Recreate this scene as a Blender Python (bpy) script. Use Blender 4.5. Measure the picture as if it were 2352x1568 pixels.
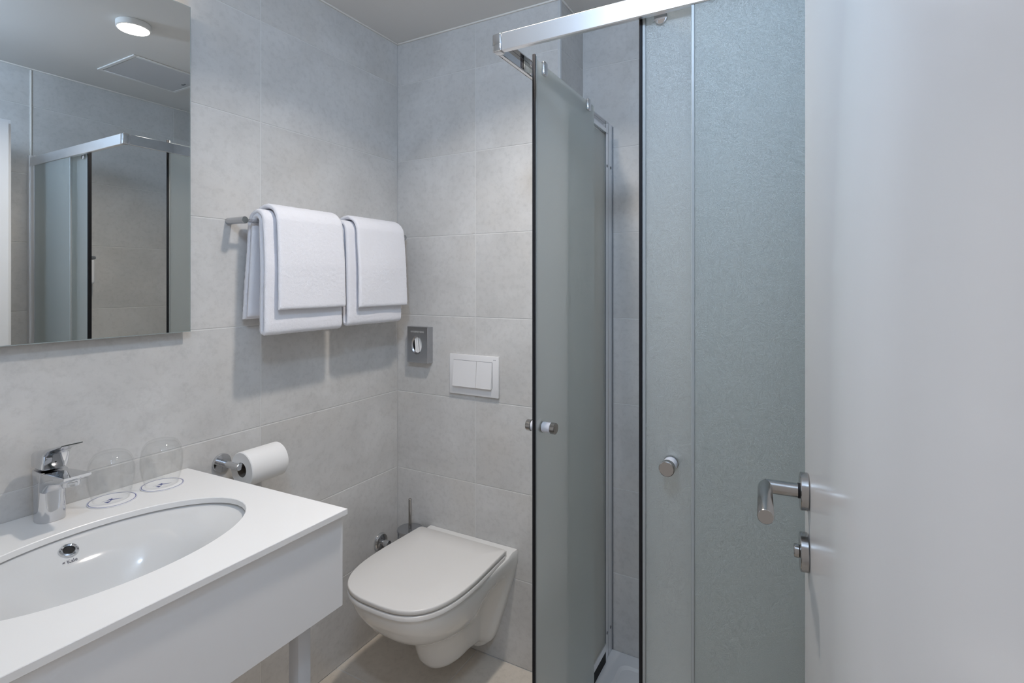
import bpy, bmesh, math, random
from mathutils import Vector, Matrix, noise
random.seed(7)
S = bpy.context.scene
for o in list(bpy.data.objects):
    bpy.data.objects.remove(o)
COL = S.collection
PI = math.pi

# ------------------------------------------------------------ camera, world, exposure
F_PX, YAW, HOR = 1218.9, 0.50771, 647.9
cam_d = bpy.data.cameras.new('camera')
cam = bpy.data.objects.new('camera', cam_d)
COL.objects.link(cam)
cam.location = (1.41425, -1.6115, 1.32655)
cam.rotation_euler = (PI / 2, 0, YAW)
cam_d.sensor_fit = 'HORIZONTAL'
cam_d.sensor_width = 36
cam_d.lens = F_PX / 2352 * 36
cam_d.shift_y = -(784 - HOR) / 2352
cam_d.clip_start = 0.01
S.camera = cam
w = bpy.data.worlds.new('world')
S.world = w
w.use_nodes = True
w.node_tree.nodes['Background'].inputs[0].default_value = (1.0, 0.94, 0.91, 1)
w.node_tree.nodes['Background'].inputs[1].default_value = 0.42
S.view_settings.view_transform = 'Standard'
S.view_settings.look = 'None'
S.view_settings.gamma = 1
S.view_settings.use_curve_mapping = False
S.view_settings.exposure = 0.08
S.cycles.max_bounces = 14
S.cycles.diffuse_bounces = 6
S.cycles.glossy_bounces = 8
S.cycles.transmission_bounces = 12
S.cycles.transparent_max_bounces = 16
S.cycles.sample_clamp_indirect = 4.0
S.cycles.blur_glossy = 0.5
DOWN_W, COOL_W, BAR_W = 6.6, 136.0, 24.0      # downlight watts, emission strengths of the added flash stand-in and the bar lamp
WARM = (1.0, 0.91, 0.825)
COOL = (0.58, 0.77, 1.04)

# ------------------------------------------------------------ helpers
WLOC = {}


class MB:
    """collects shapes in world coordinates"""
    def __init__(self):
        self.v = []
        self.f = []

    def add(self, vs, fs, M=None):
        n = len(self.v)
        self.v += [tuple(M @ Vector(p)) if M else tuple(p) for p in vs]
        self.f += [tuple(i + n for i in f) for f in fs]
        return self

    def box(self, x0, x1, y0, y1, z0, z1, M=None):
        vs = [(x, y, z) for x in (x0, x1) for y in (y0, y1) for z in (z0, z1)]
        fs = [(0, 1, 3, 2), (4, 6, 7, 5), (0, 4, 5, 1), (2, 3, 7, 6), (0, 2, 6, 4), (1, 5, 7, 3)]
        return self.add(vs, fs, M)

    def rbox(self, x0, x1, y0, y1, z0, z1, r=0.002, seg=2, M=None):
        b = bmesh.new()
        bmesh.ops.create_cube(b, size=1)
        for q in b.verts:
            q.co = Vector(((x0 + x1) / 2 + q.co.x * (x1 - x0), (y0 + y1) / 2 + q.co.y * (y1 - y0), (z0 + z1) / 2 + q.co.z * (z1 - z0)))
        bmesh.ops.bevel(b, geom=b.edges[:], offset=r, segments=seg, profile=0.5, affect='EDGES')
        b.verts.index_update()
        self.add([q.co[:] for q in b.verts], [[q.index for q in f.verts] for f in b.faces], M)
        b.free()
        return self

    def loft(self, rings, cap0=True, cap1=True, closed=True, M=None):
        n = len(rings[0])
        vs = [p for r in rings for p in r]
        fs = []
        for k in range(len(rings) - 1):
            for i in range(n if closed else n - 1):
                j = (i + 1) % n
                fs.append((k * n + i, k * n + j, (k + 1) * n + j, (k + 1) * n + i))
        if cap0:
            fs.append(tuple(range(n - 1, -1, -1)))
        if cap1:
            m = (len(rings) - 1) * n
            fs.append(tuple(m + i for i in range(n)))
        return self.add(vs, fs, M)

    def tube(self, p0, p1, r0, r1=None, n=24, bev=0.0):
        r1 = r0 if r1 is None else r1
        p0, p1 = Vector(p0), Vector(p1)
        d = (p1 - p0).normalized()
        a = d.orthogonal().normalized()
        b = d.cross(a)
        prof = [(0, r0), (1, r1)]
        L = (p1 - p0).length
        if bev:
            prof = [(0, r0 - bev), (bev / L, r0), (1 - bev / L, r1), (1, r1 - bev)]
        rings = [[p0 + d * (L * t) + (a * math.cos(2 * PI * i / n) + b * math.sin(2 * PI * i / n)) * r for i in range(n)] for t, r in prof]
        return self.loft(rings)

    def lathe(self, prof, c=(0, 0, 0), axis='Z', n=40, cap0=True, cap1=True):
        rings = []
        for r, h in prof:
            ring = []
            for i in range(n):
                a = 2 * PI * i / n
                u, v_ = r * math.cos(a), r * math.sin(a)
                if axis == 'Z':
                    p = (u, v_, h)
                elif axis == 'X':
                    p = (h, u, v_)
                else:
                    p = (v_, h, u)
                ring.append((c[0] + p[0], c[1] + p[1], c[2] + p[2]))
            rings.append(ring)
        return self.loft(rings, cap0, cap1)


def wloc(o):
    return WLOC.get(o.name, Vector((0, 0, 0)))


def finish(me, smooth):
    b = bmesh.new()
    b.from_mesh(me)
    bmesh.ops.recalc_face_normals(b, faces=b.faces[:])
    if smooth:
        for f in b.faces:
            f.smooth = True
        for e in b.edges:
            if len(e.link_faces) == 2 and e.calc_face_angle(0) > math.radians(smooth):
                e.smooth = False
    b.to_mesh(me)
    b.free()


def obj(name, mb, mat, parent=None, smooth=38, kind=None):
    cen = Vector((0, 0, 0))
    lo = Vector([min(p[i] for p in mb.v) for i in range(3)])
    hi = Vector([max(p[i] for p in mb.v) for i in range(3)])
    cen = Vector(((lo.x + hi.x) / 2, (lo.y + hi.y) / 2, lo.z))
    me = bpy.data.meshes.new(name)
    me.from_pydata([tuple(Vector(p) - cen) for p in mb.v], [], mb.f)
    me.materials.append(mat)
    finish(me, smooth)
    o = bpy.data.objects.new(name, me)
    COL.objects.link(o)
    o.location = cen
    if parent:
        o.parent = parent
        o.location = cen - wloc(parent)
    WLOC[o.name] = cen
    if kind:
        o['kind'] = kind
    return o


def thing(name, label, cat, loc, group=None):
    o = bpy.data.objects.new(name, None)
    COL.objects.link(o)
    o.empty_display_size = 0.05
    o.location = loc
    WLOC[o.name] = Vector(loc)
    o['label'] = label
    o['category'] = cat
    if group:
        o['group'] = group
    return o


def tag(o, label, cat, group=None):
    o['label'] = label
    o['category'] = cat
    if group:
        o['group'] = group
    return o


def text_obj(name, body, size, M, mat, parent, depth=0.0001, spacing=1.0):
    cu = bpy.data.curves.new(name, 'FONT')
    cu.body = body
    cu.size = size
    cu.align_x = 'CENTER'
    cu.extrude = depth
    cu.space_character = spacing
    t = bpy.data.objects.new(name + '_source', cu)
    COL.objects.link(t)
    dg = bpy.context.evaluated_depsgraph_get()
    me = bpy.data.meshes.new_from_object(t.evaluated_get(dg))
    bpy.data.objects.remove(t)
    mb = MB()
    mb.add([v.co[:] for v in me.vertices], [tuple(p.vertices) for p in me.polygons], M)
    return obj(name, mb, mat, parent, smooth=0)


# ------------------------------------------------------------ materials
def mat(name, col=(0.8, 0.8, 0.8), rough=0.5, metal=0.0, trans=0.0, ior=1.5, coat=0.0, emit=None, estr=0.0, spec=0.5):
    m = bpy.data.materials.new(name)
    m.use_nodes = True
    b = m.node_tree.nodes['Principled BSDF']
    b.inputs['Base Color'].default_value = (*col, 1)
    b.inputs['Roughness'].default_value = rough
    b.inputs['Metallic'].default_value = metal
    b.inputs['Transmission Weight'].default_value = trans
    b.inputs['IOR'].default_value = ior
    b.inputs['Coat Weight'].default_value = coat
    b.inputs['Specular IOR Level'].default_value = spec
    if emit:
        b.inputs['Emission Color'].default_value = (*emit, 1)
        b.inputs['Emission Strength'].default_value = estr
    return m


def N(m, typ, **kw):
    n = m.node_tree.nodes.new(typ)
    for k, v in kw.items():
        if k in n.inputs:
            n.inputs[k].default_value = v
        else:
            setattr(n, k, v)
    return n


def L(m, a, b):
    m.node_tree.links.new(a, b)


def tile_mat(name, c0, c1, rough, warm):
    m = mat(name, c0, rough, spec=0.35)
    b = m.node_tree.nodes['Principled BSDF']
    tc = N(m, 'ShaderNodeTexCoord')
    oi = N(m, 'ShaderNodeObjectInfo')
    vm = N(m, 'ShaderNodeVectorMath', operation='SCALE')
    cmb = N(m, 'ShaderNodeCombineXYZ', X=31.0, Y=17.0, Z=53.0)
    L(m, cmb.outputs[0], vm.inputs[0])
    L(m, oi.outputs['Random'], vm.inputs['Scale'])
    ad = N(m, 'ShaderNodeVectorMath', operation='ADD')
    L(m, tc.outputs['Object'], ad.inputs[0])
    L(m, vm.outputs[0], ad.inputs[1])
    n1 = N(m, 'ShaderNodeTexNoise', Scale=4.2, Detail=7.0, Roughness=0.62, Distortion=0.4)
    L(m, ad.outputs[0], n1.inputs['Vector'])
    r1 = N(m, 'ShaderNodeValToRGB')
    r1.color_ramp.elements[0].position = 0.33
    r1.color_ramp.elements[0].color = (*c0, 1)
    r1.color_ramp.elements[1].position = 0.66
    r1.color_ramp.elements[1].color = (*c1, 1)
    L(m, n1.outputs['Fac'], r1.inputs[0])
    # warm rusty clouds
    n2 = N(m, 'ShaderNodeTexNoise', Scale=3.1, Detail=3.0, Roughness=0.5)
    ad2 = N(m, 'ShaderNodeVectorMath', operation='ADD')
    ad2.inputs[1].default_value = (7.3, 2.1, 5.5)
    L(m, ad.outputs[0], ad2.inputs[0])
    L(m, ad2.outputs[0], n2.inputs['Vector'])
    r2 = N(m, 'ShaderNodeValToRGB')
    r2.color_ramp.elements[0].position = 0.52
    r2.color_ramp.elements[0].color = (0, 0, 0, 1)
    r2.color_ramp.elements[1].position = 0.75
    r2.color_ramp.elements[1].color = (0.55, 0.55, 0.55, 1)
    L(m, n2.outputs['Fac'], r2.inputs[0])
    mx = N(m, 'ShaderNodeMix', data_type='RGBA')
    L(m, r2.outputs[0], mx.inputs[0])
    L(m, r1.outputs[0], mx.inputs[6])
    mx.inputs[7].default_value = (*warm, 1)
    # fine dark speckle
    n3 = N(m, 'ShaderNodeTexNoise', Scale=55.0, Detail=6.0, Roughness=0.7)
    L(m, ad.outputs[0], n3.inputs['Vector'])
    r3 = N(m, 'ShaderNodeValToRGB')
    r3.color_ramp.elements[0].position = 0.30
    r3.color_ramp.elements[0].color = (0.80, 0.80, 0.80, 1)
    r3.color_ramp.elements[1].position = 0.52
    r3.color_ramp.elements[1].color = (1, 1, 1, 1)
    L(m, n3.outputs['Fac'], r3.inputs[0])
    mu = N(m, 'ShaderNodeMix', data_type='RGBA', blend_type='MULTIPLY')
    mu.inputs[0].default_value = 0.55
    L(m, mx.outputs[2], mu.inputs[6])
    L(m, r3.outputs[0], mu.inputs[7])
    L(m, mu.outputs[2], b.inputs['Base Color'])
    bp = N(m, 'ShaderNodeBump', Strength=0.06, Distance=0.002)
    L(m, n3.outputs['Fac'], bp.inputs['Height'])
    L(m, bp.outputs[0], b.inputs['Normal'])
    return m


M_TILE = tile_mat('grey_stone_wall_tile', (0.545, 0.537, 0.522), (0.645, 0.638, 0.626), 0.42, (0.600, 0.570, 0.530))
M_FLOORT = tile_mat('grey_beige_floor_tile', (0.64, 0.585, 0.515), (0.73, 0.675, 0.60), 0.5, (0.70, 0.61, 0.51))
M_GROUT = mat('light_grey_grout', (0.66, 0.655, 0.64), 0.9)
M_CEIL = mat('white_ceiling_paint', (0.70, 0.685, 0.66), 0.85, spec=0.2)
M_PAINT = mat('white_wall_paint', (0.82, 0.82, 0.81), 0.7)
M_CAULK = mat('white_sealant', (0.80, 0.77, 0.72), 0.6)
M_CHROME = mat('polished_chrome', (0.66, 0.67, 0.69), 0.05, 1.0)
M_RAIL = mat('polished_aluminium', (0.92, 0.92, 0.93), 0.34, 1.0)
M_PROFILE = mat('bright_anodised_aluminium', (0.88, 0.89, 0.91), 0.33, 1.0)
M_STEEL = mat('brushed_steel', (0.38, 0.37, 0.36), 0.20, 1.0)
M_SATIN = mat('satin_chrome', (0.50, 0.51, 0.53), 0.22, 1.0)
M_WHITE = mat('white_lacquer', (0.80, 0.80, 0.805), 0.35)
M_SOLID = mat('white_solid_surface', (0.86, 0.855, 0.845), 0.32)
M_CERAM = mat('white_glazed_ceramic', (0.80, 0.795, 0.78), 0.09, coat=0.3)
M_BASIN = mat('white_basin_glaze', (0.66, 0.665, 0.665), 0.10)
M_SEAT = mat('white_seat_plastic', (0.78, 0.765, 0.745), 0.22)
M_DOOR = mat('white_door_lacquer', (0.80, 0.80, 0.81), 0.17)
M_PLAST = mat('white_plastic', (0.78, 0.775, 0.78), 0.35)
M_GREYP = mat('grey_plastic', (0.17, 0.18, 0.19), 0.4)
M_BLACK = mat('black_rubber', (0.012, 0.012, 0.014), 0.6, spec=0.2)
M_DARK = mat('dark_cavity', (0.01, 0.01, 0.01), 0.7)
M_MIRROR = mat('mirror_silver', (0.80, 0.82, 0.815), 0.0, 1.0)
M_MEDGE = mat('ground_glass_edge', (0.42, 0.48, 0.48), 0.25, 0.4)
M_BLUE = mat('blue_print', (0.045, 0.06, 0.23), 0.6)
M_BLUE2 = mat('pale_blue_print', (0.40, 0.43, 0.60), 0.6)
M_PAPER = mat('white_paper', (0.84, 0.835, 0.825), 0.95, spec=0.1)
M_CARD = mat('coaster_card', (0.84, 0.835, 0.83), 0.8)
M_CORE = mat('grey_cardboard', (0.20, 0.17, 0.145), 0.9)
M_INK = mat('grey_ink', (0.10, 0.10, 0.13), 0.5)
M_PALEINK = mat('pale_print', (0.62, 0.62, 0.62), 0.5)
M_GASKET = mat('clear_gasket', (0.50, 0.53, 0.53), 0.35, 0.0, 0.3)
M_LAMPW = mat('white_lamp_housing', (0.8, 0.79, 0.77), 0.4)
M_DOWN = mat('warm_lamp_diffuser', (1, 1, 1), 0.5, emit=WARM, estr=DOWN_W * 1.6)
M_FLASHSRC = mat('flash_standin_glow', (1, 1, 1), 0.5, emit=COOL, estr=COOL_W)  # emission of the added source that replaces a bounced flash
M_BARL = mat('bar_lamp_diffuser', (1, 1, 1), 0.5, emit=(1.0, 0.90, 0.76), estr=BAR_W)
M_FRAMEW = mat('white_powder_coat', (0.62, 0.63, 0.65), 0.4)
M_SLEEVE = mat('white_knob_sleeve', (0.70, 0.71, 0.76), 0.35)
M_TRAY = mat('white_acrylic', (0.78, 0.785, 0.80), 0.2)

# frosted shower glass: rough see-through body, some white scatter, a little straight view
M_FROST = mat('frosted_glass', (0.905, 0.945, 0.94), 0.34, 0.0, 0.84, 1.62)
_b = M_FROST.node_tree.nodes['Principled BSDF']
_tc = N(M_FROST, 'ShaderNodeTexCoord')
_n = N(M_FROST, 'ShaderNodeTexNoise', Scale=850.0, Detail=2.0, Roughness=0.6)
L(M_FROST, _tc.outputs['Object'], _n.inputs['Vector'])
_bp = N(M_FROST, 'ShaderNodeBump', Strength=0.85, Distance=0.0011)
L(M_FROST, _n.outputs['Fac'], _bp.inputs['Height'])
L(M_FROST, _bp.outputs[0], _b.inputs['Normal'])
_n2 = N(M_FROST, 'ShaderNodeTexNoise', Scale=640.0, Detail=2.0, Roughness=0.55)
L(M_FROST, _tc.outputs['Object'], _n2.inputs['Vector'])
_mr = N(M_FROST, 'ShaderNodeMapRange')
_mr.inputs[1].default_value = 0.40
_mr.inputs[2].default_value = 0.68
_mr.inputs[3].default_value = 0.95
_mr.inputs[4].default_value = 0.57
L(M_FROST, _n2.outputs['Fac'], _mr.inputs[0])
L(M_FROST, _mr.outputs[0], _b.inputs['Transmission Weight'])
_tr = N(M_FROST, 'ShaderNodeBsdfTransparent')
_tr.inputs[0].default_value = (0.88, 0.93, 0.925, 1)
_mxs = N(M_FROST, 'ShaderNodeMixShader')
_mxs.inputs[0].default_value = 0.22
L(M_FROST, _b.outputs[0], _mxs.inputs[1])
L(M_FROST, _tr.outputs[0], _mxs.inputs[2])
L(M_FROST, _mxs.outputs[0], M_FROST.node_tree.nodes['Material Output'].inputs[0])

# clear thin drinking glass
M_GLASS = bpy.data.materials.new('clear_drinking_glass')
M_GLASS.use_nodes = True
_nt = M_GLASS.node_tree
_nt.nodes.remove(_nt.nodes['Principled BSDF'])
_tr = N(M_GLASS, 'ShaderNodeBsdfTransparent')
_tr.inputs[0].default_value = (0.993, 0.995, 0.995, 1)
_gl = N(M_GLASS, 'ShaderNodeBsdfGlossy', Roughness=0.02)
_lw = N(M_GLASS, 'ShaderNodeLayerWeight', Blend=0.5)
_pw = N(M_GLASS, 'ShaderNodeMath', operation='POWER')
_pw.inputs[1].default_value = 4.0
L(M_GLASS, _lw.outputs['Facing'], _pw.inputs[0])
_fr = N(M_GLASS, 'ShaderNodeMath', operation='MULTIPLY_ADD')
_fr.inputs[1].default_value = 0.35
_fr.inputs[2].default_value = 0.035
L(M_GLASS, _pw.outputs[0], _fr.inputs[0])
_mxs = N(M_GLASS, 'ShaderNodeMixShader')
L(M_GLASS, _fr.outputs[0], _mxs.inputs[0])
L(M_GLASS, _tr.outputs[0], _mxs.inputs[1])
L(M_GLASS, _gl.outputs[0], _mxs.inputs[2])
L(M_GLASS, _mxs.outputs[0], _nt.nodes['Material Output'].inputs[0])

# terry towel
M_TERRY = mat('white_terry', (0.86, 0.86, 0.90), 0.95, spec=0.05)
_b = M_TERRY.node_tree.nodes['Principled BSDF']
_b.inputs['Sheen Weight'].default_value = 0.25
_tc = N(M_TERRY, 'ShaderNodeTexCoord')
_n = N(M_TERRY, 'ShaderNodeTexNoise', Scale=520.0, Detail=3.0, Roughness=0.7)
L(M_TERRY, _tc.outputs['Object'], _n.inputs['Vector'])
_bp = N(M_TERRY, 'ShaderNodeBump', Strength=0.7, Distance=0.0026)
L(M_TERRY, _n.outputs['Fac'], _bp.inputs['Height'])
L(M_TERRY, _bp.outputs[0], _b.inputs['Normal'])

# ------------------------------------------------------------ room shell
XR, YF, ZC = 1.62, -1.53, 2.266          # right wall, front wall, ceiling
NICHE_X, NICHE_Y = 0.70, 0.205           # the boxed-out wall ends here, the shower niche is deeper
ROWS = [0.0, 0.3, 0.6, 0.9, 1.2, 1.5, 1.8, 2.1, ZC]
G = 0.0027
TMESH = {}


def tile_mesh(wd, ht, m):
    k = (round(wd, 4), round(ht, 4), m.name)
    if k not in TMESH:
        a, b_, c, t = wd / 2, ht / 2, 0.0009, 0.004
        vs = [(-a, -b_, -t), (a, -b_, -t), (a, b_, -t), (-a, b_, -t),
              (-a, -b_, -c), (a, -b_, -c), (a, b_, -c), (-a, b_, -c),
              (-a + c, -b_ + c, 0), (a - c, -b_ + c, 0), (a - c, b_ - c, 0), (-a + c, b_ - c, 0)]
        fs = [(8, 9, 10, 11)]
        for i in range(4):
            j = (i + 1) % 4
            fs += [(i, j, 4 + j, 4 + i), (4 + i, 4 + j, 8 + j, 8 + i)]
        me = bpy.data.meshes.new('tile')
        me.from_pydata(vs, [], fs)
        me.materials.append(m)
        TMESH[k] = me
    return TMESH[k]


def tiles(parent, origin, u, v, cu, cv, m):
    """tiles with faces in the plane origin + u*a + v*b, normal u x v"""
    u, v = Vector(u), Vector(v)
    n = u.cross(v)
    R = Matrix((u, v, n)).transposed().to_euler()
    for i in range(len(cu) - 1):
        for j in range(len(cv) - 1):
            wd, ht = cu[i + 1] - cu[i] - G, cv[j + 1] - cv[j] - G
            o = bpy.data.objects.new('tile', tile_mesh(wd, ht, m))
            COL.objects.link(o)
            o.parent = parent
            o.location = Vector(origin) + u * (cu[i] + cu[i + 1]) / 2 + v * (cv[j] + cv[j + 1]) / 2 - wloc(parent)
            o.rotation_euler = R


g = 0.0011   # grout lies this deep behind the tile faces
wl = obj('wall_left', MB().box(-0.08, -g, -1.65, 0.0, 0, ZC), M_GROUT, kind='structure')
tiles(wl, (0, 0, 0), (0, 1, 0), (0, 0, 1), [-1.53, -1.2, -0.6, 0.0], ROWS, M_TILE)
wb = obj('wall_back', MB().box(-0.08, NICHE_X - g, g, 0.32, 0, ZC), M_GROUT, kind='structure')
tiles(wb, (0, 0, 0), (1, 0, 0), (0, 0, 1), [0.0, 0.3664, NICHE_X - 0.002], ROWS, M_TILE)
tiles(wb, (NICHE_X, 0, 0), (0, 1, 0), (0, 0, 1), [0.010, NICHE_Y], ROWS, M_TILE)
ws = obj('wall_shower', MB().box(NICHE_X - g, 1.75, NICHE_Y + g, 0.32, 0, ZC), M_GROUT, kind='structure')
tiles(ws, (0, NICHE_Y, 0), (1, 0, 0), (0, 0, 1), [NICHE_X, 1.02, XR], ROWS, M_TILE)
wr = obj('wall_right', MB().box(XR + g, 1.75, -1.65, NICHE_Y + g, 0, ZC), M_GROUT, kind='structure')
tiles(wr, (XR, 0, 0), (0, -1, 0), (0, 0, 1), [-NICHE_Y, 0.0, 0.6, 1.2, 1.53], ROWS, M_TILE)
wf = obj('wall_front', MB().box(0.0, 0.62, YF - 0.12, YF, 0, ZC).box(1.52, XR, YF - 0.12, YF, 0, ZC).box(0.62, 1.52, YF - 0.12, YF, 2.03, ZC), M_PAINT, kind='structure')
fl = obj('floor', MB().box(-0.08, 1.75, -2.6, 0.32, -0.08, -g), M_GROUT, kind='structure')
tiles(fl, (0, 0, 0), (1, 0, 0), (0, 1, 0), [0.0, 0.374, 0.974, XR], [-2.109, -1.509, -0.909, -0.309, 0.0], M_FLOORT)
obj('ceiling', MB().box(-0.08, 1.75, -1.65, 0.32, ZC, ZC + 0.06), M_CEIL, kind='structure')
# sealant beads under the ceiling and the corner profile
c6 = 0.006


def bead(name, x0, x1, y0, y1):
    obj(name, MB().rbox(x0, x1, y0, y1, ZC - c6, ZC, 0.0018, 2), M_CAULK, kind='structure')


bead('trim_1', 0.0, c6, YF, 0.0)
bead('trim_2', c6, NICHE_X, -c6, 0.0)
bead('trim_3', NICHE_X, NICHE_X + c6, 0.0, NICHE_Y)
bead('trim_4', NICHE_X + c6, XR - c6, NICHE_Y - c6, NICHE_Y)
bead('trim_5', XR - c6, XR, YF, NICHE_Y)
mb = MB()
ring = [[(NICHE_X - 0.001 + 0.009 * math.sin(a) - 0.007, 0.0085 - 0.009 * math.cos(a), z) for a in [PI / 2 * i / 8 for i in range(9)]] + [(NICHE_X - 0.012, 0.008, z)] for z in (0.0, ZC - 0.001)]
mb.loft(ring)
obj('trim_6', mb, mat('grey_edge_profile', (0.55, 0.56, 0.57), 0.35), kind='structure')
mb = MB()
for (x0, x1, y0, y1, z) in []:
    pass
# vertical sealant joint on the right wall beside the shower
obj('trim_7', MB().rbox(XR - 0.003, XR + 0.001, -0.604, -0.598, 0, ZC - 0.007, 0.001, 1), M_CAULK, kind='structure')

# ------------------------------------------------------------ lamps and an added stand-in for bounced flash
dl = thing('ceiling_light', 'round white surface downlight glowing warm on the ceiling, seen in the mirror', 'lamp', (0.775, -0.595, ZC))
DLC = (0.775, -0.595)
obj('housing', MB().lathe([(0.052, ZC), (0.054, ZC - 0.002), (0.054, ZC - 0.020), (0.050, ZC - 0.022)], (DLC[0], DLC[1], 0), n=48), M_LAMPW, dl)
obj('diffuser', MB().lathe([(0.049, ZC - 0.0221), (0.048, ZC - 0.0235), (0.030, ZC - 0.0245)], (DLC[0], DLC[1], 0), n=48), M_DOWN, dl)

ld = bpy.data.lights.new('downlight_beam', 'AREA')
ld.shape = 'DISK'
ld.size = 0.094
ld.energy = DOWN_W
ld.color = WARM
ld.spread = math.radians(134)
lo_ = bpy.data.objects.new('downlight_beam', ld)
COL.objects.link(lo_)
lo_.parent = dl
lo_.location = (0, 0, -0.0262)

fsh = thing('flash_standin', 'added round cool light source above the doorway, standing in for bounced flash', 'lamp', (1.17, YF, 2.135))  # added unseen source in place of bounced flash, not a room fitting
obj('housing', MB().lathe([(0.085, 0.0), (0.088, 0.004), (0.088, 0.022), (0.080, 0.026)], (1.17, YF, 2.135), axis='Y', n=48), M_LAMPW, fsh)  # made-up body behind the flash stand-in
obj('diffuser', MB().lathe([(0.078, 0.0262), (0.074, 0.036), (0.060, 0.048), (0.036, 0.056), (0.008, 0.059)], (1.17, YF, 2.135), axis='Y', n=48), M_FLASHSRC, fsh)  # glowing dome of the flash stand-in

ml = thing('mirror_lamp', 'slim chrome bar lamp mounted on the wall just above the mirror', 'lamp', (0.0, -1.12, 2.085))
obj('body', MB().rbox(0.052, 0.092, -1.44, -0.862, 2.049, 2.066, 0.003, 2), M_SATIN, ml)
obj('diffuser', MB().box(0.0500, 0.0518, -1.43, -0.870, 2.051, 2.064), M_BARL, ml)
obj('bracket', MB().rbox(0.0005, 0.0495, -1.16, -1.08, 2.054, 2.063, 0.002, 2).rbox(0.0005, 0.010, -1.18, -1.06, 2.040, 2.085, 0.003, 2), M_CHROME, ml)

# ceiling access hatch
ch = thing('ceiling_hatch', 'square white access hatch with key lock set in the ceiling, seen in the mirror', 'hatch', (1.21, -0.30, ZC))
mb = MB()
for b_ in ((1.06, 1.365, -0.46, -0.445), (1.06, 1.365, -0.145, -0.13), (1.06, 1.075, -0.445, -0.145), (1.35, 1.365, -0.445, -0.145)):
    mb.rbox(b_[0], b_[1], b_[2], b_[3], ZC - 0.005, ZC, 0.0015, 1)
M_HATCH = mat('grey_white_hatch_paint', (0.60, 0.60, 0.61), 0.45)
obj('frame', mb, M_LAMPW, ch)
obj('panel', MB().rbox(1.0775, 1.3475, -0.4425, -0.1475, ZC - 0.004, ZC, 0.001, 1), M_HATCH, ch)
obj('lock', MB().lathe([(0.007, ZC - 0.0042), (0.006, ZC - 0.006)], (1.224, -0.171, 0), n=20).lathe([(0.005, ZC - 0.0042), (0.004, ZC - 0.006)], (1.208, -0.171, 0), n=16), M_GREYP, ch)

# ------------------------------------------------------------ wall mirror
MX = 0.025
MY0, MY1, MZ0, MZ1 = -1.46, -0.8185, 1.1995, 2.035
mi = thing('wall_mirror', 'large frameless rectangular mirror hung above the washbasin', 'mirror', (0.0, (MY0 + MY1) / 2, MZ0))
e = 0.0016
obj('glass', MB().box(MX - 0.004, MX, MY0 + e, MY1 - e, MZ0 + e, MZ1 - e), M_MIRROR, mi)
mb = MB()
mb.box(MX - 0.005, MX - 0.0002, MY0, MY1, MZ0, MZ0 + e).box(MX - 0.005, MX - 0.0002, MY0, MY1, MZ1 - e, MZ1)
mb.box(MX - 0.005, MX - 0.0002, MY0, MY0 + e, MZ0 + e, MZ1 - e).box(MX - 0.005, MX - 0.0002, MY1 - e, MY1, MZ0 + e, MZ1 - e)
obj('polished_edge', mb, M_MEDGE, mi)
obj('backing', MB().box(0.0005, MX - 0.005, MY0 + 0.06, MY1 - 0.06, MZ0 + 0.06, MZ1 - 0.06), M_GREYP, mi)

# ------------------------------------------------------------ washstand
ZT, TH = 0.842, 0.012
BX, BY, BA, BB = 0.303, -1.12, 0.245, 0.152       # oval basin
ct = thing('countertop', 'white solid counter slab with an oval washbasin set under it', 'countertop', (0.28, -1.15, ZT - TH))
corn = [(0.0008, -1.512), (0.5475, -1.512), (0.5535, -0.789), (0.0008, -0.8125)]
NH = 72


def ray_rect(a):
    """corner-aware point on the counter outline in direction a from basin centre"""
    dx, dy = math.cos(a), math.sin(a)
    best = None
    for i in range(4):
        (x1, y1), (x2, y2) = corn[i], corn[(i + 1) % 4]
        ex, ey = x2 - x1, y2 - y1
        den = dx * ey - dy * ex
        if abs(den) < 1e-9:
            continue
        t = ((x1 - BX) * ey - (y1 - BY) * ex) / den
        s = ((x1 - BX) * dy - (y1 - BY) * dx) / den
        if t > 0 and -1e-6 <= s <= 1 + 1e-6 and (best is None or t < best):
            best = t
    return BX + dx * best, BY + dy * best


angs = sorted([2 * PI * i / NH for i in range(NH)] + [math.atan2(y - BY, x - BX) % (2 * PI) for x, y in corn])


def oval(s, z, extra=0.0):
    return [(BX + (BB * s + extra) * math.cos(math.atan2(math.sin(a) / BA, math.cos(a) / BB)), BY + (BA * s + extra) * math.sin(math.atan2(math.sin(a) / BA, math.cos(a) / BB)), z) for a in angs]


out = [ray_rect(a) for a in angs]
rings = [[(x, y, ZT - TH) for x, y in out], [(x, y, ZT - 0.001) for x, y in out],
         [(x + (BX - x) * 0.003, y + (BY - y) * 0.003, ZT) for x, y in out],
         oval(1.0, ZT, 0.0012), oval(1.0, ZT - 0.0012), oval(1.0, ZT - TH)]
mb = MB()
mb.loft(rings + [rings[0]], cap0=False, cap1=False)
obj('slab', mb, M_SOLID, ct, smooth=30)
prof = [(1.05, ZT - TH - 0.0005), (1.03, ZT - TH - 0.003), (0.985, ZT - 0.0195), (0.90, ZT - 0.0255), (0.80, ZT - 0.0325), (0.70, ZT - 0.0420), (0.61, ZT - 0.0560), (0.52, ZT - 0.0760), (0.41, ZT - 0.0990), (0.28, ZT - 0.1170), (0.16, ZT - 0.1260), (0.10, ZT - 0.1285)]
mb = MB()
mb.loft([oval(s, z) for s, z in prof], cap0=False, cap1=True)
outp = [(0.10, ZT - 0.142), (0.24, ZT - 0.136), (0.44, ZT - 0.118), (0.60, ZT - 0.090), (0.72, ZT - 0.064), (0.83, ZT - 0.048), (0.96, ZT - 0.037), (1.10, ZT - 0.024), (1.12, ZT - TH - 0.0005)]
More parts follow.
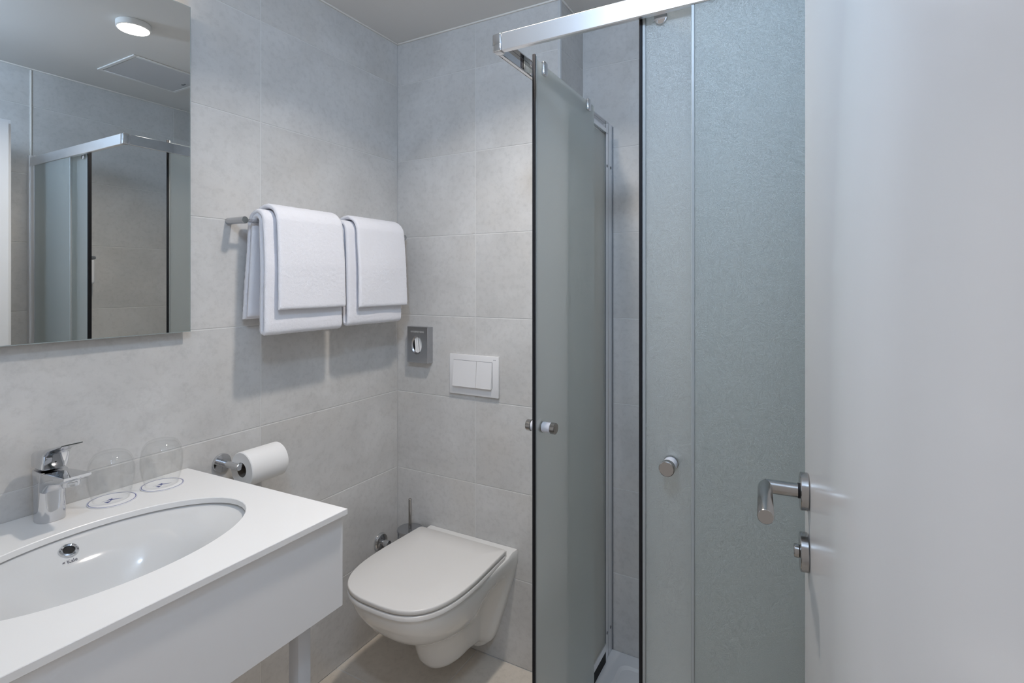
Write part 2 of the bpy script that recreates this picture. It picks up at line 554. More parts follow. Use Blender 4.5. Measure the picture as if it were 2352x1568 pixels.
mb.loft([oval(s, z) for s, z in outp] + [oval(1.05, ZT - TH - 0.0005)], cap0=True, cap1=False)
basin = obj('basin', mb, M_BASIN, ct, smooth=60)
obj('drain', MB().lathe([(0.0135, ZT - 0.1283), (0.013, ZT - 0.127), (0.0, ZT - 0.1265)], (BX, BY, 0), n=28), M_CHROME, basin)


def surf(y, z):
    """point and normal on the wall side of the basin at height z"""
    def px(y, z):
        for k in range(len(prof) - 1):
            if prof[k][1] >= z >= prof[k + 1][1]:
                t = (prof[k][1] - z) / (prof[k][1] - prof[k + 1][1])
                s = prof[k][0] + t * (prof[k + 1][0] - prof[k][0])
                return BX - BB * s * math.sqrt(max(0, 1 - ((y - BY) / (BA * s)) ** 2))
    p = Vector((px(y, z), y, z))
    e1 = Vector((px(y + 0.002, z), y + 0.002, z)) - p
    e2 = Vector((px(y, z + 0.003), y, z + 0.003)) - Vector((px(y, z - 0.003), y, z - 0.003))
    n = e1.cross(e2).normalized()
    if n.x < 0:
        n = -n
    return p, n


def frame_at(p, n, up=Vector((0, 0, 1))):
    zax = n
    xax = up.cross(zax).normalized()
    yax = zax.cross(xax)
    M = Matrix((xax, yax, zax)).transposed().to_4x4()
    M.translation = p
    return M


p, n = surf(-1.136, ZT - 0.0305)
Mo = frame_at(p + n * 0.0008, n)
mb = MB()
prof_r = [(0.0092, 0.0005), (0.0098, 0.0030), (0.0122, 0.0045), (0.0150, 0.0032), (0.0163, 0.0), (0.0163, -0.004), (0.0086, -0.004), (0.0086, 0.0005)]
mb.loft([[tuple(Mo @ Vector((r * math.cos(2 * PI * i / 36), r * math.sin(2 * PI * i / 36), h))) for i in range(36)] for r, h in prof_r], False, False)
ovr = obj('overflow_ring', mb, M_CHROME, basin)
mb = MB()
mb.loft([[tuple(Mo @ Vector((r * math.cos(2 * PI * i / 30), r * math.sin(2 * PI * i / 30), h))) for i in range(30)] for r, h in [(0.0090, 0.0009), (0.003, 0.0007)]], False, True)
obj('overflow_hole', mb, M_DARK, basin)
p, n = surf(-1.140, ZT - 0.0445)
Mt = frame_at(p + n * 0.0009, n)
text_obj('logo', 'Kale', 0.0095, Mt @ Matrix.Translation((0.002, 0, 0)), M_INK, basin)
mb = MB()
for k in range(2):
    mb.box(-0.0135 + 0.001 * k, -0.0095, 0.0028 + 0.0016 * k, 0.0039 + 0.0016 * k, 0, 0.0002, M=Mt)
obj('emblem', mb, M_INK, basin, smooth=0)

vn = thing('vanity_stand', 'white washstand with a plain drawer front on square steel legs below the counter', 'washstand', (0.3, -1.15, 0.0))
zb = 0.632
obj('apron', MB().rbox(0.522, 0.541, -1.50, -0.7905, zb, ZT - TH - 0.004, 0.001, 1), M_WHITE, vn)
obj('side_panel', MB().rbox(0.030, 0.5215, -0.812, -0.7945, zb + 0.001, ZT - TH - 0.004, 0.001, 1), M_WHITE, vn)
obj('bottom_panel', MB().rbox(0.03, 0.5215, -1.50, -0.8125, zb, zb + 0.016, 0.001, 1), M_WHITE, vn)
for (x, y) in ((0.485, -0.856), (0.045, -0.856), (0.485, -1.44), (0.045, -1.44)):
    obj('leg', MB().rbox(x - 0.015, x + 0.015, y - 0.0155, y + 0.0155, 0.0005, zb - 0.0005, 0.0015, 2), M_FRAMEW, vn)

# ------------------------------------------------------------ tap
TX, TY = 0.056, -1.121


def rrect(cx, cy, hx, hy, z, r, n=6, fx=None):
    pts = []
    for (sx, sy, a0) in ((1, 1, 0), (-1, 1, PI / 2), (-1, -1, PI), (1, -1, 3 * PI / 2)):
        for i in range(n + 1):
            a = a0 + PI / 2 * i / n
            pts.append((cx + sx * (hx - r) + r * math.cos(a), cy + sy * (hy - r) + r * math.sin(a), z))
    return pts


def xsec(x, hw, z0, z1, r, n=5):
    """rounded section across the x axis"""
    q = rrect(TY, (z0 + z1) / 2, hw, (z1 - z0) / 2, 0, r, n)
    return [(x, a, b) for a, b, _ in q]


tp = thing('basin_tap', 'chrome single lever mixer tap standing behind the basin', 'tap', (TX, TY, ZT))
mb = MB()
mb.loft([rrect(TX, TY, 0.0255, 0.0235, ZT + 0.0005, 0.019), rrect(TX, TY, 0.0250, 0.0232, ZT + 0.030, 0.018), rrect(TX, TY, 0.0245, 0.023, ZT + 0.065, 0.016),
         rrect(TX + 0.001, TY, 0.026, 0.023, ZT + 0.085, 0.012), rrect(TX + 0.001, TY, 0.027, 0.0232, ZT + 0.1005, 0.010), rrect(TX + 0.001, TY, 0.026, 0.0225, ZT + 0.1025, 0.010)])
obj('body', mb, M_CHROME, tp, smooth=50)
mb = MB()
mb.loft([xsec(TX, 0.0215, ZT + 0.056, ZT + 0.101, 0.008), xsec(TX + 0.022, 0.0228, ZT + 0.060, ZT + 0.1025, 0.008), xsec(TX + 0.038, 0.0236, ZT + 0.074, ZT + 0.1035, 0.006),
         xsec(TX + 0.056, 0.0240, ZT + 0.085, ZT + 0.1050, 0.005), xsec(TX + 0.082, 0.0242, ZT + 0.0905, ZT + 0.1070, 0.0045), xsec(TX + 0.106, 0.0238, ZT + 0.096, ZT + 0.1085, 0.0035), xsec(TX + 0.121, 0.0225, ZT + 0.1045, ZT + 0.1092, 0.0015)])
obj('spout', mb, M_CHROME, tp, smooth=40)
obj('aerator', MB().lathe([(0.0150, ZT + 0.0975), (0.0152, ZT + 0.090), (0.0140, ZT + 0.0855), (0.0122, ZT + 0.0853), (0.0118, ZT + 0.089), (0.0, ZT + 0.0892)], (TX + 0.092, TY, 0), n=28), M_CHROME, tp)
mb = MB()
mb.loft([xsec(TX - 0.0255, 0.0195, ZT + 0.1045, ZT + 0.136, 0.006), xsec(TX - 0.022, 0.0225, ZT + 0.104, ZT + 0.1385, 0.008), xsec(TX + 0.008, 0.0230, ZT + 0.1042, ZT + 0.1455, 0.008), xsec(TX + 0.021, 0.0228, ZT + 0.1060, ZT + 0.1482, 0.008),
         xsec(TX + 0.0255, 0.0225, ZT + 0.116, ZT + 0.1493, 0.007), xsec(TX + 0.030, 0.0222, ZT + 0.136, ZT + 0.1505, 0.005), xsec(TX + 0.045, 0.0215, ZT + 0.1475, ZT + 0.1545, 0.003), xsec(TX + 0.070, 0.0200, ZT + 0.1560, ZT + 0.1605, 0.002), xsec(TX + 0.098, 0.0175, ZT + 0.1655, ZT + 0.1678, 0.001)])
obj('lever', mb, M_CHROME, tp, smooth=40)
obj('temperature_mark', MB().lathe([(0.0028, TX + 0.0262), (0.002, TX + 0.0268)], (0, TY, ZT + 0.122), axis='X', n=14), M_DARK, tp)

# ------------------------------------------------------------ coasters and tumblers


def coaster(cx, cy, r, ang, label):
    t = thing('coaster', label, 'coaster', (cx, cy, ZT), 'paper coasters under the tumblers')
    z = ZT + 0.0004
    obj('card', MB().lathe([(r, z), (r, z + 0.0011), (r - 0.0003, z + 0.0014)], (cx, cy, 0), n=64), M_CARD, t)
    zt = z + 0.0014
    for k, (a, b, m) in enumerate(((r - 0.0022, r - 0.0035, M_BLUE), (r - 0.0004, r - 0.0011, M_BLUE2))):
        rg = [[(cx + q * math.cos(2 * PI * i / 72), cy + q * math.sin(2 * PI * i / 72), zt + h) for i in range(72)] for q, h in ((a, 0), (a, 0.00012), (b, 0.00012), (b, 0))]
        obj('printed_ring', MB().loft(rg, False, False), m, t, smooth=0)
    # emblem: a long-tailed star stroke over a small triangle
    ca, sa = math.cos(ang), math.sin(ang)

    def q(u, v_):
        return (cx + (u * ca - v_ * sa) * r, cy + (u * sa + v_ * ca) * r)
    polys = [[(-0.42, -0.10), (-0.22, 0.00), (-0.02, 0.24), (-0.01, 0.10), (0.42, 0.02), (0.02, -0.02), (-0.06, -0.12), (-0.11, 0.00)],
             [(-0.30, -0.22), (-0.02, -0.16), (-0.14, -0.40)]]
    mb = MB()
    for pl in polys:
        n_ = len(pl)
        b0 = [(*q(*a), zt) for a in pl]
        b1 = [(*q(*a), zt + 0.00015) for a in pl]
        mb.loft([b0, b1])
    obj('emblem', mb, M_BLUE, t, smooth=0)
    return t


def tumbler(cx, cy, label):
    z = ZT + 0.0024
    outer = [(0.0338, 0.0), (0.0375, 0.012), (0.0415, 0.028), (0.0438, 0.044), (0.0442, 0.058), (0.0434, 0.070), (0.0412, 0.082), (0.0376, 0.092), (0.0325, 0.0995), (0.0280, 0.1030), (0.0245, 0.1045), (0.0, 0.1048)]
    inner = [(0.0, 0.0985), (0.0240, 0.0982), (0.0300, 0.0962), (0.0350, 0.0905), (0.0392, 0.0810), (0.0416, 0.070), (0.0425, 0.058), (0.0421, 0.044), (0.0399, 0.028), (0.0360, 0.012), (0.0324, 0.0)]
    prof_ = outer[:-1] + inner[1:] + [outer[0]]
    mb = MB()
    n_ = 56
    def rg(lst):
        return [[(cx + r * math.cos(2 * PI * i / n_), cy + r * math.sin(2 * PI * i / n_), z + h) for i in range(n_)] for r, h in lst]
    mb.loft(rg([inner[1], *inner[2:], *outer[:-1]]), True, True)
    o = obj('tumbler', mb, M_GLASS, smooth=60)
    return tag(o, label, 'glass', 'upturned tumblers on the counter')


coaster(0.0655, -1.0131, 0.0455, 1.05, 'round white paper coaster with blue ring emblem on counter next to the tap')
coaster(0.0680, -0.9095, 0.0445, 1.05, 'round white paper coaster with blue ring emblem near the counter end')
tumbler(0.058, -1.012, 'clear upturned glass tumbler on the coaster next to the tap')
tumbler(0.062, -0.908, 'clear upturned glass tumbler on the coaster near the counter end')

# ------------------------------------------------------------ toilet roll holder
th = thing('toilet_roll_holder', 'chrome roll holder with round wall plate beside the counter end', 'roll holder', (0.0, -0.722, 0.829))
RZ, RY, RX = 0.829, -0.722, 0.074
obj('wall_plate', MB().lathe([(0.0255, 0.0006), (0.0255, 0.007), (0.0245, 0.0085), (0.0, 0.0085)], (0, RY, RZ), axis='X', n=44), M_CHROME, th)
obj('arm', MB().tube((0.008, RY, RZ), (RX + 0.009, RY, RZ), 0.0090, n=26, bev=0.0015), M_CHROME, th)
obj('bar', MB().tube((RX, RY + 0.004, RZ), (RX, -0.587, RZ), 0.0075, n=22, bev=0.001), M_CHROME, th)
rl = thing('toilet_roll', 'full white toilet paper roll hanging on its chrome holder', 'toilet roll', (RX, -0.65, RZ - 0.05))
cz, Rr, Rc = RZ - 0.0115, 0.0475, 0.0198
y0, y1 = -0.7110, -0.5970
prof_ = [(Rc, y0), (Rr - 0.002, y0), (Rr, y0 + 0.002), (Rr, y1 - 0.002), (Rr - 0.002, y1), (Rc, y1), (Rc, y0)]
obj('paper', MB().lathe(prof_, (RX, 0, cz), axis='Y', n=64, cap0=False, cap1=False), M_PAPER, rl)
obj('core', MB().lathe([(Rc, y0 + 0.0008), (Rc, y1 - 0.0008), (Rc - 0.0007, y1 - 0.0008), (Rc - 0.0007, y0 + 0.0008), (Rc, y0 + 0.0008)], (RX, 0, cz), axis='Y', n=40, cap0=False, cap1=False), M_CORE, rl)
mb = MB()
sheet = []
for k in range(9):
    z_ = cz + 0.004 - k * 0.009
    sheet.append(z_)
mb.box(RX + Rr - 0.0003, RX + Rr + 0.0006, y0 + 0.001, y1 - 0.001, cz - 0.055, cz + 0.004)

# ------------------------------------------------------------ towel rail and towels
TRX, TRZ = 0.066, 1.4965
tr = thing('towel_rail', 'chrome towel rail on two round posts along the left wall', 'towel rail', (0.0, -0.37, TRZ))
for y in (-0.7005, -0.0425):
    obj('post', MB().tube((0.0006, y, TRZ), (TRX + 0.009, y, TRZ), 0.0098, n=30, bev=0.0008), M_SATIN, tr)
obj('bar', MB().tube((TRX, -0.6915, TRZ), (TRX, -0.052, TRZ), 0.0055, n=20), M_CHROME, tr)


def smooth_path(pts, step):
    """resample a polyline"""
    P = [Vector((a, 0, b)) for a, b in pts]
    outp_ = []
    for i in range(len(P) - 1):
        n_ = max(1, int(round((P[i + 1] - P[i]).length / step)))
        for k in range(n_):
            outp_.append(P[i].lerp(P[i + 1], k / n_))
    outp_.append(P[-1])
    return outp_


def arc(cx, cz_, r, a0, a1, n_=8, rz=None):
    rz = rz or r
    return [(cx + r * math.cos(math.radians(a0 + (a1 - a0) * i / n_)), cz_ + rz * math.sin(math.radians(a0 + (a1 - a0) * i / n_))) for i in range(n_ + 1)]


def draped(path, t, y0, y1, seed, flare=0.0, droop=0.0, ridges=None, rnd=0.0010, skew=0.0):
    """a thick terry sheet swept along an (x, z) path and running from y0 to y1"""
    P = smooth_path(path, 0.0032)
    n = len(P)
    nrm = []
    for i in range(n):
        d = (P[min(i + 1, n - 1)] - P[max(i - 1, 0)]).normalized()
        nrm.append(Vector((-d.z, 0, d.x)))
    ztop = max(q.z for q in P)
    ny = max(8, int((y1 - y0) / 0.0032))
    rings = []
    for k in range(ny + 1):
        u = k / ny
        e_ = min(u, 1 - u) * (y1 - y0)
        hw = t / 2 * (0.35 + 0.65 * math.sqrt(min(1.0, e_ / (t * 0.5)))) if e_ < t * 0.5 else t / 2
        ring = []
        for side in (1, -1):
            rng = range(n) if side == 1 else range(n - 1, -1, -1)
            for i in rng:
                q = P[i]
                fr = (ztop - q.z)
                y = y0 + (y1 - y0) * u
                y += (-(1 - u) * flare + u * flare * 0.5) * fr + skew * fr
                h = hw
                ed = min(i, n - 1 - i) * 0.0032
                if ed < t * 0.6:
                    h *= 0.45 + 0.55 * math.sqrt(ed / (t * 0.6))
                if ridges:
                    for zr in ridges:
                        if i < n * 0.22:
                            h += 0.0022 * math.exp(-((q.z - zr) / 0.006) ** 2)
                s = q + nrm[i] * h * side
                nv = noise.noise_vector(Vector((s.x * 210 + seed, y * 210, s.z * 210)))
                nl = noise.noise(Vector((seed * 1.7 + s.x * 9, y * 8, s.z * 7)))
                zz = s.z - droop * u * fr / 0.3
                ring.append((s.x + nv.x * rnd + nl * 0.0025 * min(1, fr / 0.15), y + nv.y * rnd, zz + nv.z * rnd))
        rings.append(ring)
    return MB().loft(rings)


def towel_pair(ya0, ya1, yb0, yb1, zback, zfold, zf2, seed, la, lb):
    t = 0.0145
    zr = TRZ
    # bath towel folded double: hems behind, fold in front
    xo, xi = 0.0372, 0.0508
    Xo, Xi = 0.1015, 0.0860
    pth = [(xo - 0.012, zback)] + [(xo - 0.002, zr - 0.05)] + arc((xo + Xo) / 2, zr - 0.006, (Xo - xo) / 2, 180, 0, 12, 0.0345) + [(Xo + 0.010, zr - 0.12), (Xo + 0.016, zfold + 0.03)]
    pth += arc((Xo + Xi) / 2 + 0.0145, zfold + 0.014, (Xo - Xi) / 2 + 0.0005, 0, -180, 6)
    pth += [(Xi + 0.010, zr - 0.12), (Xi, zr - 0.03)] + arc((xi + Xi) / 2, zr - 0.002, (Xi - xi) / 2, 0, 180, 10, 0.0185) + [(xi - 0.001, zr - 0.05), (xi - 0.006, zback + 0.007)]
    o = obj('bath_towel', draped(pth, t, ya0, ya1, seed, 0.03, 0.0, [zback + 0.13, zback + 0.108, zback + 0.075], skew=0.0), M_TERRY, smooth=70)
    tag(o, la, 'towel')
    # hand towel over it
    x2, X2 = 0.0190, 0.1228
    pth = [(x2 - 0.003, 1.395)] + [(x2, zr - 0.05)] + arc((x2 + X2) / 2, zr - 0.004, (X2 - x2) / 2, 180, 0, 14, 0.051) + [(X2 + 0.011, zr - 0.12), (X2 + 0.015, zf2)]
    o = obj('hand_towel', draped(pth, t * 0.92, yb0, yb1, seed + 40, 0.02, 0.0, None, skew=-0.012), M_TERRY, smooth=70)
    tag(o, lb, 'towel')


towel_pair(-0.664, -0.402, -0.636, -0.400, 1.222, 1.181, 1.250, 3.0,
           'thick folded white bath towel hanging under the left towel of the rail',
           'white hand towel draped on top of the left bath towel')
towel_pair(-0.366, -0.120, -0.336, -0.106, 1.222, 1.186, 1.244, 91.0,
           'thick folded white bath towel hanging on the rail next to the room corner',
           'white hand towel draped on top of the bath towel next to the room corner')

# ------------------------------------------------------------ hygiene bag dispenser
hb = thing('bag_dispenser', 'small chrome hygiene bag dispenser box on the back wall', 'dispenser', (0.11, 0.0, 1.02))
dx0, dx1, dz0, dz1, dd = 0.0745, 0.1745, 1.0215, 1.1575, 0.031
hx, hz, ha, hb_ = 0.122, 1.0885, 0.0205, 0.0290
mb = MB()
NA = 56


def rect_ring(x0, x1, z0, z1, y, n_=NA):
    pts = []
    cx, cz_ = hx, hz
    for i in range(n_):
        a = 2 * PI * i / n_
        ux, uz = math.cos(a), math.sin(a)
        tt = min(((x1 - cx) / ux) if ux > 1e-9 else (((x0 - cx) / ux) if ux < -1e-9 else 9), ((z1 - cz_) / uz) if uz > 1e-9 else (((z0 - cz_) / uz) if uz < -1e-9 else 9))
        pts.append((cx + ux * tt, y, cz_ + uz * tt))
    # snap nearest to the corners
    for (qx, qz) in ((x0, z0), (x0, z1), (x1, z0), (x1, z1)):
        k = min(range(n_), key=lambda i: (pts[i][0] - qx) ** 2 + (pts[i][2] - qz) ** 2)
        pts[k] = (qx, y, qz)
    return pts


def ell_ring(s, y):
    return [(hx + ha * s * math.cos(2 * PI * i / NA), y, hz + hb_ * s * math.sin(2 * PI * i / NA)) for i in range(NA)]


mb.loft([rect_ring(dx0, dx1, dz0, dz1, -0.0006), rect_ring(dx0, dx1, dz0, dz1, -dd + 0.0022), rect_ring(dx0 + 0.0022, dx1 - 0.0022, dz0 + 0.0022, dz1 - 0.0022, -dd), ell_ring(1.22, -dd), ell_ring(1.12, -dd + 0.0018), ell_ring(1.0, -dd + 0.004), ell_ring(1.0, -dd + 0.010)], True, False)
obj('body', mb, M_SATIN, hb, smooth=25)
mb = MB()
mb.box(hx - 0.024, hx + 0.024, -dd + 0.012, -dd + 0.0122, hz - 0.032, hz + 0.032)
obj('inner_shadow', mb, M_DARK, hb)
mb = MB()
for (xa, xb, yo) in ((hx - 0.0145, hx + 0.0045, 0.0), (hx + 0.0052, hx + 0.0230, 0.0006)):
    n_ = 10
    v0 = [[(xa + (xb - xa) * i / n_, -dd + 0.0068 + yo + 0.0012 * math.sin(i * 1.3 + j * 0.7), hz - 0.031 + 0.062 * j / 8) for i in range(n_ + 1)] for j in range(9)]
    mb.loft(v0, False, False, closed=False)
obj('paper_bags', mb, M_PAPER, hb, smooth=60)
text_obj('lettering', 'HYGIENE+BAG', 0.0095, Matrix.Translation(((dx0 + dx1) / 2, -dd - 0.0001, dz1 - 0.0215)) @ Matrix.Rotation(PI / 2, 4, 'X'), M_PALEINK, hb, spacing=1.0)

# ------------------------------------------------------------ flush plate
fp = thing('flush_plate', 'square edged white dual flush plate on the back wall above the toilet', 'flush plate', (0.365, 0.0, 0.918))
fx0, fx1, fz0, fz1 = 0.2590, 0.4690, 0.9185, 1.0640
obj('plate', MB().rbox(fx0, fx1, -0.0105, -0.0005, fz0, fz1, 0.002, 2), M_PLAST, fp)
bx0, bx1, bz0, bz1 = 0.2785, 0.4445, 0.9485, 1.0435
bs = 0.3795
obj('button_gap', MB().box(bx0, bx1, -0.01075, -0.0100, bz0 + 0.003, bz1), M_GREYP, fp)
for (xa, xb) in ((bx0 + 0.0012, bs - 0.0007), (bs + 0.0007, bx1 - 0.0012)):
    mb = MB()
    pr = [(-0.0110, bz1 - 0.0012), (-0.0120, bz1 - 0.0014), (-0.0215, bz0 + 0.0005), (-0.0208, bz0), (-0.0110, bz0 + 0.003)]
    mb.loft([[(xa, a, b) for a, b in pr], [(xb, a, b) for a, b in pr]])
    obj('button', mb, M_PLAST, fp, smooth=20)
mb = MB()
for k, (wx, hz_) in enumerate(((0.0028, 0.0024), (0.0022, 0.0024), (0.0030, 0.0024))):
    x_ = 0.4485 + k * 0.0034
    mb.box(x_, x_ + wx, -0.01065, -0.0104, 1.0505, 1.0505 + hz_)
obj('maker_mark', mb, mat('grey_print', (0.35, 0.35, 0.36), 0.5), fp, smooth=0)

# ------------------------------------------------------------ toilet
TCX = 0.3515
wc = thing('toilet', 'white wall hung toilet with closed lid under the flush plate', 'toilet', (TCX, 0.0, 0.05))


def dshape(a, yc, b, p_, yback, hback, z, n_=26, cx=TCX, rb=0.012):
    """closed D outline: rounded back corners, straight flanks, superelliptic front"""
    half = []
    for i in range(4):
        t_ = i / 4
        ang = PI / 2 * (1 - t_)
        half.append((hback - rb + rb * math.cos(ang), yback - rb + rb * math.sin(ang)))
    for i in range(6):
        t_ = i / 6
        half.append((hback + (a - hback) * t_, (yback - rb) + (yc - yback + rb) * t_))
    for i in range(n_ + 1):
        th_ = PI / 2 * i / n_
        half.append((a * max(0.0, math.cos(th_)) ** (2 / p_), yc - b * math.sin(th_) ** (2 / p_)))
    right = [(cx + x, y, z) for x, y in half]
    left = [(cx - x, y, z) for x, y in reversed(half[:-1])]
    return right + left


def grow(ring, d, z):
    cx, cy = TCX, -0.27
    o_ = []
    for x, y, _ in ring:
        v_ = Vector((x - cx, y - cy))
        l_ = v_.length
        v_ = v_ * ((l_ + d) / l_)
        o_.append((cx + v_.x, cy + v_.y, z))
    return o_


lid0 = dshape(0.190, -0.25, 0.253, 2.95, -0.066, 0.182, 0.43)
ZL = 0.430
obj('lid', MB().loft([grow(lid0, -0.014, ZL - 0.0135), grow(lid0, -0.0008, ZL - 0.0128), grow(lid0, 0.0004, ZL - 0.0118), grow(lid0, 0.0005, ZL - 0.003), grow(lid0, -0.0008, ZL - 0.0010), grow(lid0, -0.003, ZL), grow(lid0, -0.10, ZL + 0.0006)]), M_SEAT, wc, smooth=50)
obj('seat', MB().loft([grow(lid0, -0.004, ZL - 0.032), grow(lid0, 0.0006, ZL - 0.030), grow(lid0, 0.0010, ZL - 0.0192), grow(lid0, -0.0005, ZL - 0.0178), grow(lid0, -0.012, ZL - 0.0172), grow(lid0, -0.03, ZL - 0.0172)]), M_SEAT, wc, smooth=50)
for sx in (-1, 1):
    obj('hinge', MB().rbox(TCX + sx * 0.165 - 0.012, TCX + sx * 0.165 + 0.012, -0.082, -0.055, ZL - 0.0335, ZL - 0.008, 0.003, 2), M_SEAT, wc)
lev = [  # z, plate hw, recess hw, bowl hw, front reach, front power
    (0.3975, 0.1895, 0.1875, 0.1850, 0.4965, 2.8), (0.385, 0.1900, 0.1870, 0.1845, 0.4960, 2.8), (0.360, 0.1885, 0.1840, 0.1825, 0.488, 2.7), (0.335, 0.1820, 0.1690, 0.1770, 0.473, 2.6),
    (0.310, 0.1750, 0.1430, 0.1680, 0.452, 2.5), (0.285, 0.1670, 0.1220, 0.1550, 0.424, 2.4), (0.262, 0.1595, 0.1080, 0.1370, 0.390, 2.3), (0.243, 0.1530, 0.0990, 0.1160, 0.352, 2.2),
    (0.228, 0.1480, 0.0930, 0.0960, 0.318, 2.2), (0.212, 0.1430, 0.0880, 0.0850, 0.297, 2.2), (0.190, 0.1350, 0.0840, 0.0800, 0.288, 2.3), (0.160, 0.1240, 0.0800, 0.0770, 0.279, 2.4),
    (0.135, 0.1150, 0.0770, 0.0740, 0.270, 2.4), (0.118, 0.1080, 0.0735, 0.0690, 0.258, 2.3), (0.108, 0.1030, 0.0690, 0.0600, 0.240, 2.2), (0.102, 0.1000, 0.0640, 0.0500, 0.215, 2.2), (0.098, 0.0975, 0.0600, 0.0380, 0.180, 2.2),
    (0.091, 0.0890, 0.0550, 0.0300, 0.090, 2.2), (0.080, 0.0760, 0.0500, 0.0260, 0.080, 2.2), (0.074, 0.0600, 0.0400, 0.0200, 0.070, 2.2)]
lev = [(z if z > 0.345 else 0.345 - (0.345 - z) * 1.095, *r) for z, *r in lev]


def wc_ring(z, pw, rw, bw, Lr, pp):
    half = [(pw, -0.0008)]
    yp = -0.040
    half += [(pw, -0.014), (pw - 0.002, -0.028), (pw * 0.55 + rw * 0.45, yp)]
    yb = max(-0.30, -(Lr * 0.52))
    if Lr < 0.13:
        yb = -0.045
    ysec = [yp + (yb - yp) * k / 10 for k in range(1, 11)]
    for k, y in enumerate(ysec):
        t_ = (k + 1) / 10
        if t_ < 0.30:
            wv = rw + (pw * 0.55 + rw * 0.45 - rw) * (1 - t_ / 0.30) ** 2
        else:
            s_ = (t_ - 0.30) / 0.70
            s_ = s_ * s_ * (3 - 2 * s_)
            wv = rw + (bw - rw) * s_
        half.append((wv, y))
    b = Lr + yb
    for i in range(1, 17):
        th_ = PI / 2 * i / 16
        half.append((bw * max(0.0, math.cos(th_)) ** (2 / pp), yb - b * math.sin(th_) ** (2 / pp)))
    right = [(TCX + x, y, z) for x, y in half]
    left = [(TCX - x, y, z) for x, y in reversed(half[:-1])]
    return right + left


rings = [wc_ring(*l_) for l_ in lev]
top_in = [(TCX + (x - TCX) * 0.985, y if y > -0.01 else y * 0.992, 0.4005) for x, y, z in rings[0]]
back_top = [(x, y, 0.4005 + (0.0045 if y > -0.05 else 0.0)) for x, y, z in top_in]
obj('bowl', MB().loft([back_top] + rings), M_CERAM, wc, smooth=55)

# ------------------------------------------------------------ toilet brush, stop valve
tb = thing('toilet_brush', 'chrome toilet brush in a wall holder in the corner behind the toilet', 'toilet brush', (0.108, -0.053, 0.20))
obj('holder', MB().lathe([(0.040, 0.20), (0.046, 0.205), (0.046, 0.394), (0.0445, 0.394), (0.0445, 0.21), (0.0, 0.208)], (0.108, -0.053, 0), n=44), M_SATIN, tb)
obj('holder_lid', MB().lathe([(0.0475, 0.3945), (0.0480, 0.3965), (0.0470, 0.4005), (0.008, 0.402)], (0.108, -0.053, 0), n=44), M_SATIN, tb)
obj('handle', MB().tube((0.108, -0.053, 0.402), (0.108, -0.053, 0.5125), 0.0058, n=22, bev=0.001), M_STEEL, tb)
obj('bracket', MB().rbox(0.096, 0.120, -0.0085, -0.0006, 0.33, 0.35, 0.002, 2), M_CHROME, tb)
sv = thing('stop_valve', 'chrome round stop valve with knob low on the left wall behind the toilet', 'valve', (0.0, -0.098, 0.345))
obj('rose', MB().lathe([(0.033, 0.0006), (0.033, 0.004), (0.029, 0.011), (0.015, 0.016), (0.0, 0.017)], (0, -0.098, 0.345), axis='X', n=44), M_CHROME, sv)
obj('knob', MB().lathe([(0.008, 0.0165), (0.008, 0.022), (0.0125, 0.024), (0.0130, 0.044), (0.0115, 0.0455), (0.0, 0.046)], (0, -0.098, 0.345), axis='X', n=30), M_CHROME, sv)

# ------------------------------------------------------------ shower
ty = thing('shower_tray', 'low white square shower tray in the niche behind the glass', 'shower tray', (1.21, -0.2, 0.0))
tx0, tx1, ty0, ty1 = 0.785, XR - 0.001, -0.640, NICHE_Y - 0.001
NT = 40


def sqr(x0, x1, y0_, y1_, z, r):
    return rrect((x0 + x1) / 2, (y0_ + y1_) / 2, (x1 - x0) / 2, (y1_ - y0_) / 2, z, r, 6)


obj('basin', MB().loft([sqr(tx0, tx1, ty0, ty1, 0.0005, 0.01), sqr(tx0, tx1, ty0, ty1, 0.026, 0.01), sqr(tx0 + 0.003, tx1 - 0.003, ty0 + 0.003, ty1 - 0.003, 0.029, 0.01),
                        sqr(tx0 + 0.075, tx1 - 0.055, ty0 + 0.075, ty1 - 0.055, 0.029, 0.03), sqr(tx0 + 0.083, tx1 - 0.063, ty0 + 0.083, ty1 - 0.063, 0.022, 0.03), sqr(tx0 + 0.2, tx1 - 0.2, ty0 + 0.2, ty1 - 0.2, 0.017, 0.03)], True, True), M_TRAY, ty, smooth=30)
obj('drain', MB().lathe([(0.045, 0.0175), (0.044, 0.0195), (0.0, 0.020)], (1.2, -0.2, 0), n=36), M_CHROME, ty)

SX, SY = 0.8095, -0.612                 # outer corner lines of the enclosure
RZ0, RZ1 = 1.8320, 1.8700
se = thing('shower_enclosure', 'square corner shower enclosure of frosted glass with chrome rails and two sliding doors', 'shower', (SX, SY, 0.03))
# rails: channel sections open downwards
def rail_x(x0, x1, yf, z0, z1):
    return MB().rbox(x0, x1, yf, yf + 0.003, z0, z1, 0.001, 1).rbox(x0, x1, yf + 0.003, yf + 0.014, z0, z0 + 0.003, 0.001, 1)


def rail_y(y0_, y1_, xf, z0, z1):
    return MB().rbox(xf, xf + 0.003, y0_, y1_, z0, z1, 0.001, 1).rbox(xf + 0.003, xf + 0.012, y0_, y1_, z0, z0 + 0.003, 0.001, 1)


